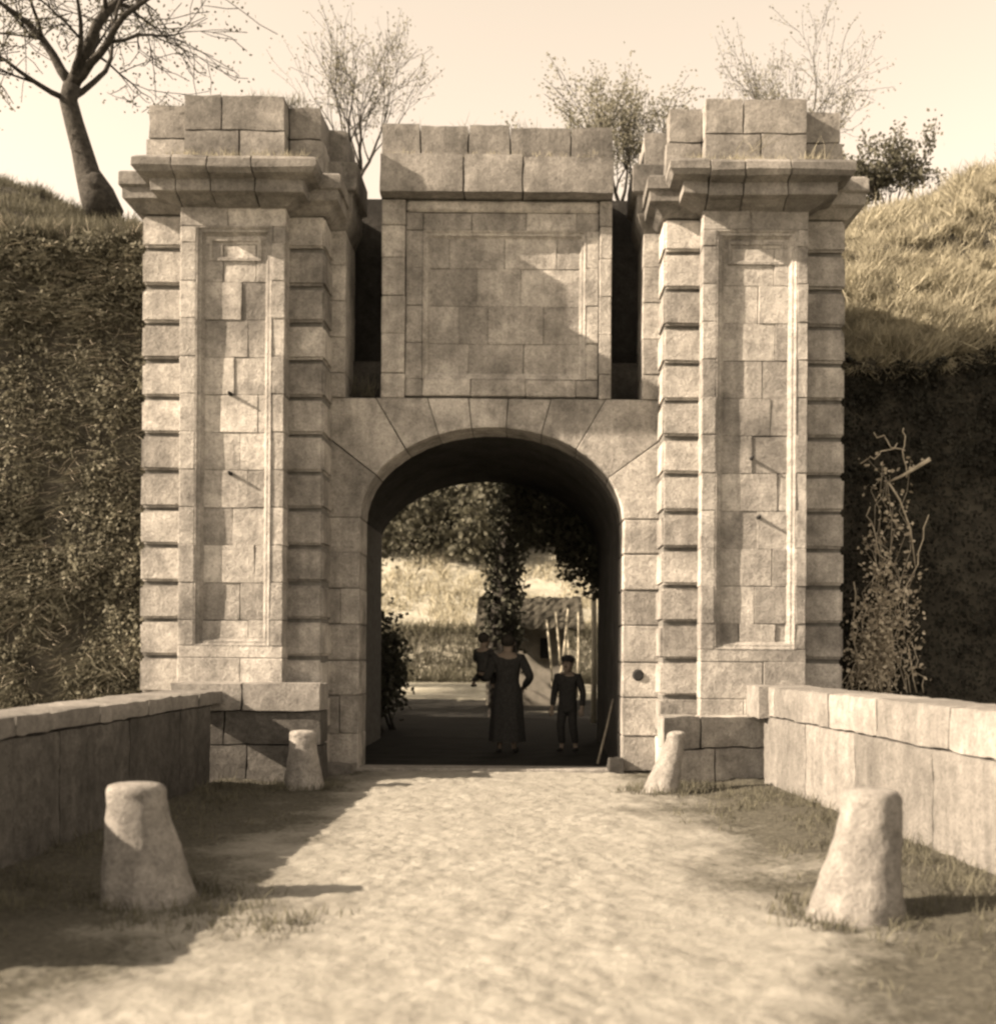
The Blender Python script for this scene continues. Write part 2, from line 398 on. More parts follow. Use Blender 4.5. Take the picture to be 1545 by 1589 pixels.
def ring_loft(x0, x1, yf, yb, prof, cuts, mat, parent, name):
    """cornice: rectangles growing by each profile offset, cut into stones at the joints"""
    def make():
        bm = bmesh.new(); rings = []
        for o, z in prof:
            rings.append([bm.verts.new(p) for p in ((x0-o, yf-o, z), (x1+o, yf-o, z), (x1+o, yb, z), (x0-o, yb, z))])
        bm.faces.new(rings[0][::-1]); bm.faces.new(rings[-1])
        for a, b_ in zip(rings, rings[1:]):
            for k in range(4): bm.faces.new((a[k], a[(k+1) % 4], b_[(k+1) % 4], b_[k]))
        return bm
    edges = [-99] + cuts + [99]
    for a, b_ in zip(edges, edges[1:]):
        bm = make()
        for xx, nn, c in ((a + .006, -1, a), (b_ - .006, 1, b_)):
            if abs(c) > 50: continue
            g = bmesh.ops.bisect_plane(bm, geom=list(bm.verts)+list(bm.edges)+list(bm.faces), plane_co=(xx, 0, 0), plane_no=(nn, 0, 0), clear_outer=True)
            ed = [e for e in g['geom_cut'] if isinstance(e, bmesh.types.BMEdge)]
            bmesh.ops.contextual_create(bm, geom=ed)
        bmesh.ops.bevel(bm, geom=list(bm.edges), offset=.014, segments=1, affect='EDGES', clamp_overlap=True)
        dz = random.uniform(-.008, .008)
        for v in bm.verts:
            v.co.z += dz; v.co += noise.noise_vector(v.co * 6) * .012
        rough(bm, .005)
        obj_bm(name, bm, mat, parent)
def moulding(x0, x1, z0, z1, yf, prof, mat, parent):
    """frame moulding running round a recessed panel: prof = (inset, depth)"""
    vs, fs = [], []
    for t, d in prof: vs += [(x0+t, yf+d, z0+t), (x1-t, yf+d, z0+t), (x1-t, yf+d, z1-t), (x0+t, yf+d, z1-t)]
    for r in range(len(prof) - 1):
        for k in range(4): fs.append((r*4+k, r*4+(k+1) % 4, (r+1)*4+(k+1) % 4, (r+1)*4+k))
    vs = [Vector(v) + noise.noise_vector(Vector(v) * 5) * .004 for v in vs]
    return obj_from('moulding', vs, fs, mat, parent)

def tower(wx0, wx1, px0, px1, rx0, rx1, sx, right):
    """wx wings, px pilaster, rx recess of the panel, sx inner edge of the set-back strip"""
    inner = wx1 if not right else wx0
    lo, hi = min(wx0, sx), max(wx1, sx)
    mb = MB(); mb.box(wx0 + .05, wx1 - .05, .3, 5.0, -.3, 5.7 if right else 6.95); mb.build('tower_back', MORTAR, gate)
    bm = box_bm(wx0 + .03, wx1 - .03, W + .07, .32, -.3, 6.65)
    core = obj_bm('tower', bm, MORTAR, gate)
    core['label'] = 'right-hand tower of rusticated granite blocks' if right else 'left-hand tower of rusticated granite blocks'
    # rusticated wings: one block a course, deep open beds
    def cz(k): return 0 if k == 0 else k * CH + .054 if k < 15 else 6.255
    for k in range(15):
        z0, z1 = cz(k), cz(k + 1)
        for a, b_ in ((wx0, px0 + .05), (px1 - .05, wx1)):
            worn_wing(a, b_, z0, z1, core)
    # pilaster: frame stones, panel stones
    RZ0, RZ1 = 1.43, 6.04
    zc = [cz(k) for k in range(16)]
    for k in range(15):
        z0, z1 = zc[k], zc[k+1]
        if z1 <= RZ0 + .14:
            c = px0 + (px1 - px0) * (.42 if k % 2 else .6)
            stone(px0, c, P, W + .1, z0, z1, G, core, bev=.008, gap=.0015); stone(c, px1, P, W + .1, z0, z1, G, core, bev=.008, gap=.0015)
            continue
        if k == 14:
            c = px0 + (px1 - px0) * .45
            stone(px0, c, P, W + .1, RZ1, z1, G, core, bev=.008, gap=.0015); stone(c, px1, P, W + .1, RZ1, z1, G, core, bev=.008, gap=.0015)
            z1 = RZ1
        zz0 = max(z0, RZ0)
        if z0 < RZ0:
            stone(px0, px1, P, W + .1, z0, RZ0, G, core, bev=.007, gap=.0015)
        stone(px0, rx0, P, W + .1, zz0, z1, G, core, bev=.007, gap=.0015); stone(rx1, px1, P, W + .1, zz0, z1, G, core, bev=.007, gap=.0015)
        js = [rx0] + sorted({0: [.55], 1: [.32, .78], 2: [.50], 3: [.70]}[(k + (2 if right else 0)) % 4]) + [rx1]
        js = [rx0] + [rx0 + (rx1 - rx0) * (f + random.uniform(-.04, .04)) for f in js[1:-1]] + [rx1]
        for a, b_ in zip(js, js[1:]):
            stone(a, b_, P + .075, W + .1, zz0, z1, G, core, bev=.006, gap=.0012, proud=.009, jit=.004)
    moulding(rx0, rx1, RZ0, RZ1, P, ((0, .0), (.012, .0), (.03, .022), (.055, .024), (.062, .045), (.085, .072), (.09, .09)), G, core)
    # low raised tablet at the head of the panel
    moulding(rx0 + .13, rx1 - .13, 5.68, 5.93, P + .055, ((0, .03), (.0, .0), (.03, .0), (.045, .022)), G, core)
    # cornice: back layer over the wings, front layer breaking forward over the pilaster
    prof_b = ((.0, 6.245), (.03, 6.265), (.10, 6.335), (.17, 6.365), (.17, 6.485), (.20, 6.495), (.20, 6.635), (.16, 6.665))
    ring_loft(wx0, wx1, W, .25, prof_b, [wx0 + .62, wx1 - .60], GC, core, 'cornice_stone')
    prof_f = ((.0, 6.245), (.05, 6.265), (.15, 6.315), (.25, 6.335), (.25, 6.465), (.29, 6.475), (.37, 6.495), (.41, 6.545), (.41, 6.625), (.37, 6.665), (.10, 6.695))
    ring_loft(px0, px1, P, W + .3, prof_f, [px0 + .02, px0 + .40, px1 - .28], GC, core, 'cornice_stone')
    # attic: two courses, centre standing proud
    for q, (z0, z1) in enumerate(((6.645, 7.11), (7.11, 7.49))):
        sft = .0 if q == 0 else .03
        worn_stone(wx0 + .02 + sft, px0 + .02, W + .03, -.25 if right else .62, z0, z1, GA, core, 'attic_stone', amp=.009, gap=.002)
        cc = [px0 + .02, px0 + (px1 - px0) * (.38 if q else .55), px1 - .02]
        for a, b_ in zip(cc, cc[1:]): worn_stone(a, b_, P + .03, -.25 if right else .62, z0, z1 + (random.uniform(.0, .03) if q else 0), GA, core, 'attic_stone', amp=.009, gap=.002)
        worn_stone(px1 - .02, wx1 - .03 - sft, W + .03, -.25 if right else .62, z0, z1 - .02 * q, GA, core, 'attic_stone', amp=.009, gap=.002)
    # set-back strip between tower and drawbridge slot
    a, b_ = (wx1 - .1, sx) if not right else (sx, wx0 + .1)
    for k in range(10, 15):
        z0, z1 = max(4.33, cz(k)), cz(k + 1)
        stone(a, b_, A - .04, .7, z0, z1, G, core, bev=.007, gap=.0015)
    if right: ring_loft(a, b_ + .2, A - .04, .7, ((.0, 6.25), (.08, 6.44), (.08, 6.66), (.14, 6.68), (.14, 7.0)), [], GC, core, 'cornice_stone')
    else: ring_loft(a - .2, b_, A - .04, .7, ((.0, 6.25), (.08, 6.44), (.08, 6.66), (.14, 6.68), (.14, 7.0)), [], GC, core, 'cornice_stone')
    worn_stone(a, b_, A - .02, .7, 7.0, 7.44, GA, core, 'attic_stone', amp=.009, gap=.002)
    return core
def worn_wing(x0, x1, z0, z1, core):
    g = .026
    bm = box_bm(x0 + .002, x1 - .002, W + random.uniform(-.008, .008), .35, z0 + g * random.uniform(.8, 1.2), z1 - g * random.uniform(.6, 1.0))
    rough(bm, .004)
    bmesh.ops.bevel(bm, geom=list(bm.edges), offset=.026, segments=2, affect='EDGES', clamp_overlap=True)
    rough(bm, .0035)
    return obj_bm('rusticated_block', bm, G, core)

TL = tower(X(216, W), X(500, W), X(275, P), X(438, P), X(300, P), X(418, P), X(533, A), False)
TR = tower(X(1025, W), X(1308, W), X(1086, P), X(1250, P), X(1108, P), X(1233, P), X(993, A), True)

# iron pegs let into the panels
for px_, py_, tw in ((358, 612, TL), (358, 735, TL), (1165, 712, TR), (1176, 803, TR)):
    p0 = at(px_, py_, P + .08); mb = MB()
    mb.tube([p0, p0 + Vector((0, -.05, .004)), p0 + Vector((.002, -.095, .006))], [.024, .020, .014], 8)
    mb.build('iron_peg', DARK, tw, True)
# arch wall: voussoirs and jamb stones between the towers
AX0, AX1 = X(557, A), X(965, A); AC = (AX0 + AX1) / 2; AR = (AX1 - AX0) / 2
SPR, RISE, TOPZ = 2.94, 1.06, 4.33
LX, RX = X(500, W) - .12, X(1025, W) + .12
bm = box_bm(LX, AX0 - .25, A + .10, .6, -.2, 4.3)
aw = obj_bm('arch_wall', bm, MORTAR, gate)
aw['label'] = 'wall round the arched opening with wedge-shaped arch stones'
mb = MB(); mb.box(AX1 + .25, RX, A + .10, .6, -.2, 4.3); mb.build('wall_backing', MORTAR, aw)
def ell(q, k=1.0): return (AC + AR * k * math.cos(q), SPR + RISE * k * math.sin(q))
angs = [180, 152, 131, 114, 99, 84, 68, 50, 27, 0]
def outer(q):
    ex, ez = AC + AR * math.cos(q), SPR + RISE * math.sin(q)
    nx_, nz_ = math.cos(q) / AR, math.sin(q) / RISE
    l = math.hypot(nx_, nz_); nx_, nz_ = nx_ / l, nz_ / l
    ts = []
    if nz_ > 1e-6: ts.append((TOPZ - ez) / nz_)
    if nx_ > 1e-6: ts.append((RX - ex) / nx_)
    if nx_ < -1e-6: ts.append((LX - ex) / nx_)
    t = min(t for t in ts if t > 0); return (ex + nx_ * t, ez + nz_ * t)
for a, b_ in zip(angs, angs[1:]):
    a_, b2 = R(a - .12), R(b_ + .12)
    inn = [ell(a_ + (b2 - a_) * i / 4) for i in range(5)]
    oa, ob = outer(a_), outer(b2)
    poly = inn + [ob]
    if abs(oa[0] - ob[0]) > .02 and abs(oa[1] - ob[1]) > .02:      # stone round the upper corner
        poly.append((LX if a > 90 else RX, TOPZ))
    poly.append(oa)
    prism(poly, A + random.uniform(-.012, .012), .62, G, aw, 'voussoir', bev=.008)
for side in (0, 1):
    a, b_ = (LX, AX0) if side == 0 else (AX1, RX)
    zc = [0, .42, .86, 1.27, 1.70, 2.11, 2.53, SPR]
    for k in range(7):
        if k in (1, 4) and side == 0:
            c = a + (b_ - a) * .5
            stone(a, c, A, .62, zc[k], zc[k+1], G, aw, bev=.008, gap=.0015); stone(c, b_, A, .62, zc[k], zc[k+1], G, aw, bev=.008, gap=.0015)
        else: stone(a, b_, A, .62, zc[k], zc[k+1], G, aw, bev=.014, gap=.003)
# iron hinge socket worn into the right jamb
bm = bmesh.new(); bmesh.ops.create_cone(bm, cap_ends=True, segments=12, radius1=.075, radius2=.05, depth=.03, matrix=Matrix.Translation((X(990, A), A - .012, at(990, 1048, A).z)) @ Matrix.Rotation(R(90), 4, 'X'))
obj_bm('iron_socket', bm, DARK, aw)

# centre block with its framed tablet
BX0, BX1 = X(588, A), X(945, A)
bm = box_bm(BX0 + .03, BX1 - .03, A + .09, 5.0, 4.3, 7.1)
cb = obj_bm('centre_block', bm, MORTAR, gate); cb['label'] = 'central block above the arch with a large framed blank tablet'
TX0, TX1, TZ0, TZ1 = X(652, A), X(905, A), at(775, 588, A).z, at(775, 357, A).z
FX0, FX1 = X(625, A), X(907 + 18, A)
zc = [TOPZ, 4.62, 5.08, 5.52, 5.96, 6.34, 6.64]
for k in range(6):
    for a, b_ in ((BX0, FX0), (FX1, BX1)): stone(a, b_, A - .02, .7, zc[k], zc[k+1], G, cb, bev=.010, gap=.003)
js = [FX0, X(652, A), X(727, A), X(812, A), X(890, A), FX1]
for a, b_ in zip(js, js[1:]):
    stone(a, b_, A + .012, .7, TZ1, 6.50, G, cb, bev=.008, gap=.0025)
    stone(a, b_, A + .012, .7, TOPZ + .03, TZ0, G, cb, bev=.010, gap=.0025)
stone(FX0, FX1, A - .01, .7, 6.50, 6.64, G, cb, bev=.02, gap=.003)
zt = [TZ0 + .0, 4.98, 5.42, 5.86, TZ1]
for a, b_ in zip(zt, zt[1:]):
    for u, v_ in ((FX0, TX0), (TX1, FX1)): stone(u, v_, A + .012, .7, a, b_, G, cb, bev=.008, gap=.0025)
cuts = [[.28, .62], [.22, .40, .74], [.33, .60], [.16, .50, .82]]
for r, (a, b_) in enumerate(zip(zt, zt[1:])):
    js = [TX0] + [TX0 + (TX1 - TX0) * f for f in cuts[r]] + [TX1]
    for u, v_ in zip(js, js[1:]): stone(u, v_, A + .065, .7, a, b_, G, cb, bev=.006, gap=.0012, proud=.008, jit=.004)
moulding(TX0, TX1, TZ0, TZ1, A + .012, ((0, 0), (.01, 0), (.03, .02), (.055, .022), (.06, .04), (.08, .056), (.085, .075)), G, cb)
js = [BX0 - .01, X(716, A), X(806, A), BX1 + .01]
for k, (a, b_) in enumerate(zip(js, js[1:])):
    worn_stone(a, b_, A - .22, .7, 6.65, 7.10 - (.03 if k == 2 else 0), GA, cb, 'cornice_stone', amp=.009, gap=.002)
js = [BX0, X(648, A), X(722, A), X(786, A), X(880, A), BX1]
for k, (a, b_) in enumerate(zip(js, js[1:])):
    worn_stone(a, b_, A - .10, .7, 7.10, 7.47 + random.uniform(-.02, .02), GA, cb, 'attic_stone', amp=.009, gap=.002)
# backs of the drawbridge slots, vault of the passage, mass of the gatehouse
for a, b_ in ((X(533, A) - .1, BX0 + .06), (BX1 - .06, X(993, A) + .1)):
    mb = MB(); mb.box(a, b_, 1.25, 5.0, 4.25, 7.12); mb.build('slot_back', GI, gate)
for a, b_ in ((X(533, A) - .02, BX0 + .02), (BX1 - .02, X(993, A) + .02)):
    stone(a, b_, .02, 1.4, TOPZ - .25, TOPZ + .004, GI, gate, 'slot_sill', bev=.01)
def passage(inn, x0, x1, ztop, ya, yb):
    n_ = len(inn); vs, fs = [], []
    outp = []
    for i, (x, z) in enumerate(inn):
        f = i / (n_ - 1)
        if f < .25: outp.append((x0, -.2 + (ztop + .2) * f / .25))
        elif f < .75: outp.append((x0 + (x1 - x0) * (f - .25) / .5, ztop))
        else: outp.append((x1, ztop - (ztop + .2) * (f - .75) / .25))
    for y in (ya, yb):
        vs += [(x, y, z) for x, z in inn]; vs += [(x, y, z) for x, z in outp]
    for i in range(n_ - 1):
        fs.append((i, i+1, n_+i+1, n_+i)); o = 2 * n_
        fs.append((o+i, o+n_+i, o+n_+i+1, o+i+1))
        fs.append((i, o+i, o+i+1, i+1)); fs.append((n_+i, n_+i+1, o+n_+i+1, o+n_+i))
    return vs, fs
PX0, PX1 = X(583, 5.0), X(921, 5.0) + .06
pc, pr = (PX0 + PX1) / 2, (PX1 - PX0) / 2
inn = [(PX0, -.2), (PX0, 1.2), (PX0, 2.2)] + [(pc - pr * math.cos(math.pi * i / 24), 2.85 + 1.22 * math.sin(math.pi * i / 24)) for i in range(25)] + [(PX1, 2.2), (PX1, 1.2), (PX1, -.2)]
v_, f_ = passage(inn, -2.35, 2.4, 4.9, .60, 5.02)
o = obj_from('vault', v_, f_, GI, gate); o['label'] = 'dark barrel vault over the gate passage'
mb = MB(); mb.box(-3.3, 3.4, 1.3, 5.0, 4.88, 6.8)
mb.build('masonry_mass', MORTAR, gate)
stone(AX0 - .02, AX1 + .02, -.10, .35, -.10, .035, GP, gate, 'threshold', bev=.02)
worn_stone(AX0 - .34, AX0 + .0, -.42, -.02, -.05, .10, GP, gate, 'guard_stone', amp=.03)
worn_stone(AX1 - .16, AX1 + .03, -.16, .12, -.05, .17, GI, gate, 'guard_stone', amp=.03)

# ------------------------------------------------------------------ parapets of the bridge
def parapet(name, side, label):
    xi = BXL if side < 0 else BXR
    root = empty(name, (xi, -5, 0)); tag(root, label, 'parapet', 'parapets of the bridge')
    th = .55; z_c, z_t = (.82, .97) if side < 0 else (.73, 1.05)
    first_n = len(bpy.data.meshes)
    xa, xb = (xi - th, xi) if side < 0 else (xi, xi + th)
    yend, ybeg = -8.9, -1.25
    # lower courses
    for q, (z0, z1) in enumerate(((-.08, z_c),)):
        y = yend + (.0 if q == 0 else .35); first = True
        ys_ = [yend]
        while ys_[-1] < ybeg - .1: ys_.append(ys_[-1] + random.uniform(1.0, 1.9))
        ys_[-1] = ybeg
        if len(ys_) > 2 and ys_[-1] - ys_[-2] < .3: ys_.pop(-2)
        for a, b_ in zip(ys_, ys_[1:]):
            if side < 0:                      # drain opening by the gate
                if a >= -1.75: continue
                b_ = min(b_, -1.68)
                if b_ - a < .1: continue
            worn_stone(xa + .03 if side < 0 else xa + .006, xb - .006, a + .002, b_ - .002, z0, z1, GS if side < 0 else GP, root, 'stone_block', amp=.010, gap=.0005, cell=.07)
    # coping
    ys_ = [yend - .05]
    while ys_[-1] < ybeg - .2: ys_.append(ys_[-1] + random.uniform(1.1, 1.7))
    ys_[-1] = ybeg + .02
    for a, b_ in zip(ys_, ys_[1:]):
        o = worn_stone(xa - .004, xb + .006, a + .001, b_ - .001, z_c - .004, z_t, GP, root, 'coping_stone', amp=.010, rnd=.03)
    if side > 0:                              # this parapet opens outwards away from the gate
        for ch in root.children:
            for v in ch.data.vertices: v.co.x += -(v.co.y - ybeg) * .09
    # return walls in front of the towers
    if side < 0:
        ra, rb, top = xi - .55, X(498, -1.25), 1.04
    else:
        ra, rb, top = X(1030, -1.25), xi + .55, .71
    if side < 0:
        xs_ = [ra, ra + .75, rb]
        for a, b_ in zip(xs_, xs_[1:]): worn_stone(a, b_, -1.27, -.74, .74, top, GP, root, 'coping_stone', amp=.010, gap=.002, rnd=.02)
        for z0, z1, c in ((-.05, .38, .5), (.38, .74, .35)):
            xs_ = [ra, ra + (rb - ra) * c, rb]
            for a, b_ in zip(xs_, xs_[1:]): worn_stone(a, b_, -1.22, -.74, z0, z1, GS, root, 'stone_block', amp=.015, gap=.0015)
    else:
        for z0, z1, c in ((-.05, .36, .55), (.36, top, .4)):
            xs_ = [ra, ra + (xi - ra) * c, rb]
            for a, b_ in zip(xs_, xs_[1:]):
                o = worn_stone(a, b_, -1.27, -.60, z0, z1, G, root, 'stone_block', amp=.020, gap=.0015)
                for v in o.data.vertices: v.co.y += (v.co.x - ra) * .38       # its face turns away from the bridge
        worn_stone(xi - .09, xi + .55, -1.45, -.74, top, z_t, GP, root, 'coping_stone', amp=.010, gap=.002, rnd=.02)
    return root
parapet('bridge_parapet', -1, 'shaded stone parapet along the left of the bridge with sunlit coping')
parapet('bridge_parapet', 1, 'sunlit stone parapet along the right of the bridge')

# ------------------------------------------------------------------ guard stones (bollards)
def bollard(loc, h, rb, rt, lean, label, seed):
    vs, fs = [], []; N, M = 36, 30
    for j in range(M + 1):
        f = j / M
        z = h * min(1, f * 1.12) if f < .8 else h * (.896 + .104 * math.sin((f - .8) / .2 * math.pi / 2))
        r = rb + (rt - rb) * (min(z / h, .9) / .9) ** .85
        if f > .84: r *= math.sqrt(max(.0, 1 - ((f - .84) / .165) ** 2.4))
        for i in range(N):
            q = 2 * math.pi * i / N
            p = Vector((r * math.cos(q), r * math.sin(q) * .92, z - .12 * (1 - f)))
            s = Vector((0, 0, seed * 7.7))
            p += Vector((math.cos(q), math.sin(q), 0)) * (noise.noise(p * 3.5 + s) * .022 + noise.noise(p * 11 + s) * .012 + noise.noise(p * 26 + s) * .006)
            p.x += lean[0] * max(0, z); p.y += lean[1] * max(0, z)
            vs.append(p)
    for j in range(M):
        for i in range(N): fs.append((j*N+i, j*N+(i+1) % N, (j+1)*N+(i+1) % N, (j+1)*N+i))
    fs.append(tuple(M*N+i for i in range(N)))
    o = obj_from('bollard', vs, fs, GB, smooth=True); o.location = loc
    return tag(o, label, 'bollard', 'stone bollards on the bridge')
bollard((X(238, -7.15), -7.15, 0), .65, .30, .155, (-.13, 0), 'half-shaded squat granite bollard in the left foreground', 1)
bollard((X(1326, -7.45), -7.45, 0), .68, .29, .150, (.15, 0), 'large tapering granite bollard in the right foreground', 2)
bollard((X(474, -1.75), -1.75, 0), .58, .22, .14, (-.05, 0), 'small bollard beside the left parapet at the gate', 3)
bollard((X(1022, -1.9), -1.9, 0), .60, .20, .10, (.32, .15), 'leaning sunlit bollard at the right foot of the gate', 4)

# ------------------------------------------------------------------ people standing in the passage
def skin_mesh(name, verts, edges, radii, mat, parent=None, sub=2, root=0):
    me = bpy.data.meshes.new(name); me.from_pydata([tuple(v) for v in verts], edges, []); me.update()
    o = bpy.data.objects.new(name, me); C.objects.link(o)
    md = o.modifiers.new('skin', 'SKIN'); md.use_smooth_shade = True
    for i, r in enumerate(radii):
        d = me.skin_vertices[0].data[i]; d.radius = (r, r) if isinstance(r, (int, float)) else r; d.use_root = (i == root)
    sb = o.modifiers.new('sub', 'SUBSURF'); sb.levels = sub; sb.render_levels = sub
    dg = bpy.context.evaluated_depsgraph_get(); ev = o.evaluated_get(dg)
    nm = bpy.data.meshes.new_from_object(ev); nm.name = name
    bpy.data.objects.remove(o, do_unlink=True); bpy.data.meshes.remove(me)
    for p in nm.polygons: p.use_smooth = True
    nm.materials.clear(); nm.materials.append(mat)
    o = bpy.data.objects.new(name, nm); C.objects.link(o)
    if parent: o.parent = parent
    return o
def blob(name, c, r, mat, parent, seg=14, cut=None):
    bm = bmesh.new(); bmesh.ops.create_uvsphere(bm, u_segments=seg, v_segments=seg * 2 // 3, radius=1)
    for v in bm.verts: v.co = Vector((v.co.x * r[0] + c[0], v.co.y * r[1] + c[1], v.co.z * r[2] + c[2]))
    me = bpy.data.meshes.new(name); bm.to_mesh(me); bm.free()
    for p in me.polygons: p.use_smooth = True
    me.materials.append(mat); o = bpy.data.objects.new(name, me); C.objects.link(o); o.parent = parent
    return o
def skirt(name, rings, mat, parent, folds=9, N=36):
    vs, fs = [], []
    for z, rx, ry, cx, cy, fold in rings:
        for i in range(N):
            q = 2 * math.pi * i / N; k = 1 + fold * math.sin(folds * q + z * 2)
            vs.append((cx + rx * k * math.cos(q), cy + ry * k * math.sin(q), z))
    for j in range(len(rings) - 1):
        for i in range(N): fs.append((j*N+i, j*N+(i+1) % N, (j+1)*N+(i+1) % N, (j+1)*N+i))
    o = obj_from(name, vs, fs, mat, None, True); o.parent = parent
    return o
def person(loc, H, arms, legs, rot, label, dress=None, mats=(SKIN, CLOTH, HAIR), hs=1.0, cap=False, sit=False):
    """facing -Y; arms: {side: (elbow, wrist)} and legs: {side: (knee, ankle)} as points in units of H (side -1 is the viewer's left)"""
    k = H
    root = empty('person', loc); root.rotation_euler.z = rot; tag(root, label, 'person', 'people in the passage')
    hz = .53 if not sit else .0
    V_, E_, R_ = [], [], []
    def add(p, r, par=None):
        V_.append(Vector(p) * k); R_.append(r * k if not isinstance(r, tuple) else (r[0]*k, r[1]*k)); i = len(V_) - 1
        if par is not None: E_.append((par, i))
        return i
    pel = add((0, 0, hz), (.095, .07)); wst = add((0, 0, hz + .10), (.082, .06), pel); ch = add((0, .0, hz + .20), (.10, .068), wst)
    sh = add((0, .005, hz + .272), (.085, .055), ch); nk = add((0, -.004, hz + .315), .034, sh); jaw = add((0, -.018, hz + .315 + .04 * hs), .040 * hs, nk)
    hd = add((0, -.012, hz + .315 + .085 * hs), .054 * hs, jaw); tp = add((0, -.004, hz + .315 + .125 * hs), .046 * hs, hd)
    chin = add((0, -.055 * hs, hz + .315 + .037 * hs), .018 * hs, jaw)
    coatV, coatE, coatR = [], [], []
    def cadd(p, r, par=None):
        coatV.append(Vector(p) * k); coatR.append((r[0]*k, r[1]*k) if isinstance(r, tuple) else r * k); i = len(coatV) - 1
        if par is not None: coatE.append((par, i))
        return i
    c00 = cadd((0, 0, hz - (.14 if not sit else .03)), (.118, .095)); c0 = cadd((0, 0, hz - (.06 if not sit else .01)), (.115, .09), c00); c1 = cadd((0, 0, hz + .06), (.10, .078), c0); c2 = cadd((0, 0, hz + .19), (.115, .083), c1); c3 = cadd((0, .004, hz + .268), (.092, .06), c2)
    c4 = cadd((0, .0, hz + .298), .045, c3)
    for s, (el, wr) in arms.items():
        shp = (s * .115, .005, hz + .268)
        a = add(shp, .037, sh); e = add(el, .028, a); w_ = add(wr, .019, e)
        d = (Vector(wr) - Vector(el)).normalized(); side = d.cross(Vector((0, 0, 1))); side = side.normalized() if side.length > .1 else Vector((1, 0, 0))
        nrm = side.cross(d)
        pm = add(Vector(wr) + d * .035, (.022, .016), w_)
        for f in range(4):
            off = side * (.018 - .012 * f); L = (.036, .042, .040, .030)[f]
            b1 = add(Vector(wr) + d * .055 + off, .0058, pm); b2 = add(Vector(wr) + d * (.055 + L * .55) + off * 1.1 - nrm * .006, .0052, b1)
            add(Vector(wr) + d * (.052 + L) + off * 1.05 - nrm * .020, .0045, b2)
        t1 = add(Vector(wr) + d * .025 + side * .026, .0065, pm); add(Vector(wr) + d * .055 + side * .040 - nrm * .008, .0052, t1)
        ca = cadd(shp, .047, c3); ce = cadd(el, .039, ca); cadd(Vector(wr) - d * .012, .030, ce)
    trV, trE, trR = [], [], []
    for s, (kn, an) in legs.items():
        hp = add((s * .052, 0, hz - .04), .052, pel); kk = add(kn, .036, hp); a = add(an, .022, kk)
        add(Vector(an) + Vector((s * .008, -.03, -.022)), .022, a); add(Vector(an) + Vector((s * .018, -.10, -.028)), .016, len(V_) - 1)
        trV += [Vector((s * .045, 0, hz - .02)) * k, Vector(kn) * k, (Vector(an) + Vector((0, 0, .03))) * k]
    body = skin_mesh('body', V_, E_, R_, mats[0], root, 2)
    coat = skin_mesh('coat', coatV, coatE, coatR, mats[1], root, 2)
    if legs and not dress:
        for q in range(0, len(trV), 3):
            skin_mesh('trouser_leg', trV[q:q+3], [(0, 1), (1, 2)], [.066 * k, .048 * k, .038 * k], mats[1], root, 2)
    for s in legs:
        an = Vector(legs[s][1]); blob('shoe', (an + Vector((s * .012, -.045, -.024))) * k, (.028 * k, .072 * k, .022 * k), CLOTH, root)
    if dress: skirt('skirt', [(z * k, rx * k, ry * k, cx * k, cy * k, f) for z, rx, ry, cx, cy, f in dress], mats[1], root)
    hc = Vector((0, -.010, hz + .315 + .09 * hs)) * k; k = k * hs
    blob('hair', hc + Vector((0, .016, .016)) * k, (.061 * k, .062 * k, .060 * k), mats[2], root)
    for s in (-1, 1):
        blob('eye', hc + Vector((s * .020, -.0515, -.004)) * k, (.0065 * k, .004 * k, .004 * k), DARK, root, 8)
        blob('ear', hc + Vector((s * .055, .0, -.008)) * k, (.007 * k, .013 * k, .019 * k), mats[0], root, 8)
    blob('nose', hc + Vector((0, -.058, -.020)) * k, (.008 * k, .012 * k, .014 * k), mats[0], root, 8)
    blob('mouth', hc + Vector((0, -.052, -.041)) * k, (.014 * k, .005 * k, .004 * k), HAIR, root, 8)
    if cap:
        blob('cap', hc + Vector((0, .006, .040)) * k, (.068 * k, .070 * k, .034 * k), mats[1], root)
        blob('cap_peak', hc + Vector((0, -.062, .026)) * k, (.045 * k, .036 * k, .008 * k), mats[1], root)
    return root
PY = 2.4
def px_at(px): return X(px, PY)
person((px_at(788), PY, 0), 1.62, {1: ((.175, .02, .63), (.235, -.14, .63)), -1: ((-.195, .04, .64), (-.13, -.10, .56))},
       {-1: ((-.055, -.01, .28), (-.055, .0, .05)), 1: ((.06, -.03, .28), (.065, -.01, .05))}, R(176),
       'dark-coated adult in the passage carrying a small child on one arm', dress=((.60, .095, .075, 0, 0, .0), (.52, .125, .10, 0, 0, .01), (.35, .135, .12, 0, 0, .05), (.10, .15, .135, 0, 0, .08)))
person((px_at(750), PY + .06, 1.13), .98, {-1: ((-.16, -.06, .15), (-.24, -.12, .24)), 1: ((.16, -.03, .14), (.13, -.14, .10))},
       {-1: ((-.06, -.17, -.05), (-.05, -.17, -.24)), 1: ((.14, -.13, -.06), (.26, -.13, -.20))}, R(150),
       'small child held up on the arm of the adult in the passage', sit=True, hs=1.3)
person((px_at(882), PY + .25, 0), 1.31, {-1: ((-.16, .03, .62), (-.155, -.05, .47)), 1: ((.165, .02, .62), (.17, -.04, .47))},
       {-1: ((-.06, -.05, .285), (-.06, .0, .05)), 1: ((.06, -.01, .285), (.075, .05, .05))}, R(-20),
       'boy in a cap standing alone at the right of the passage', cap=True, mats=(SKIN, CLOTH, HAIR), hs=1.1)
mb = MB(); a, b_ = at(927, 1188, .75), at(951, 1085, 1.15); a.z = .02
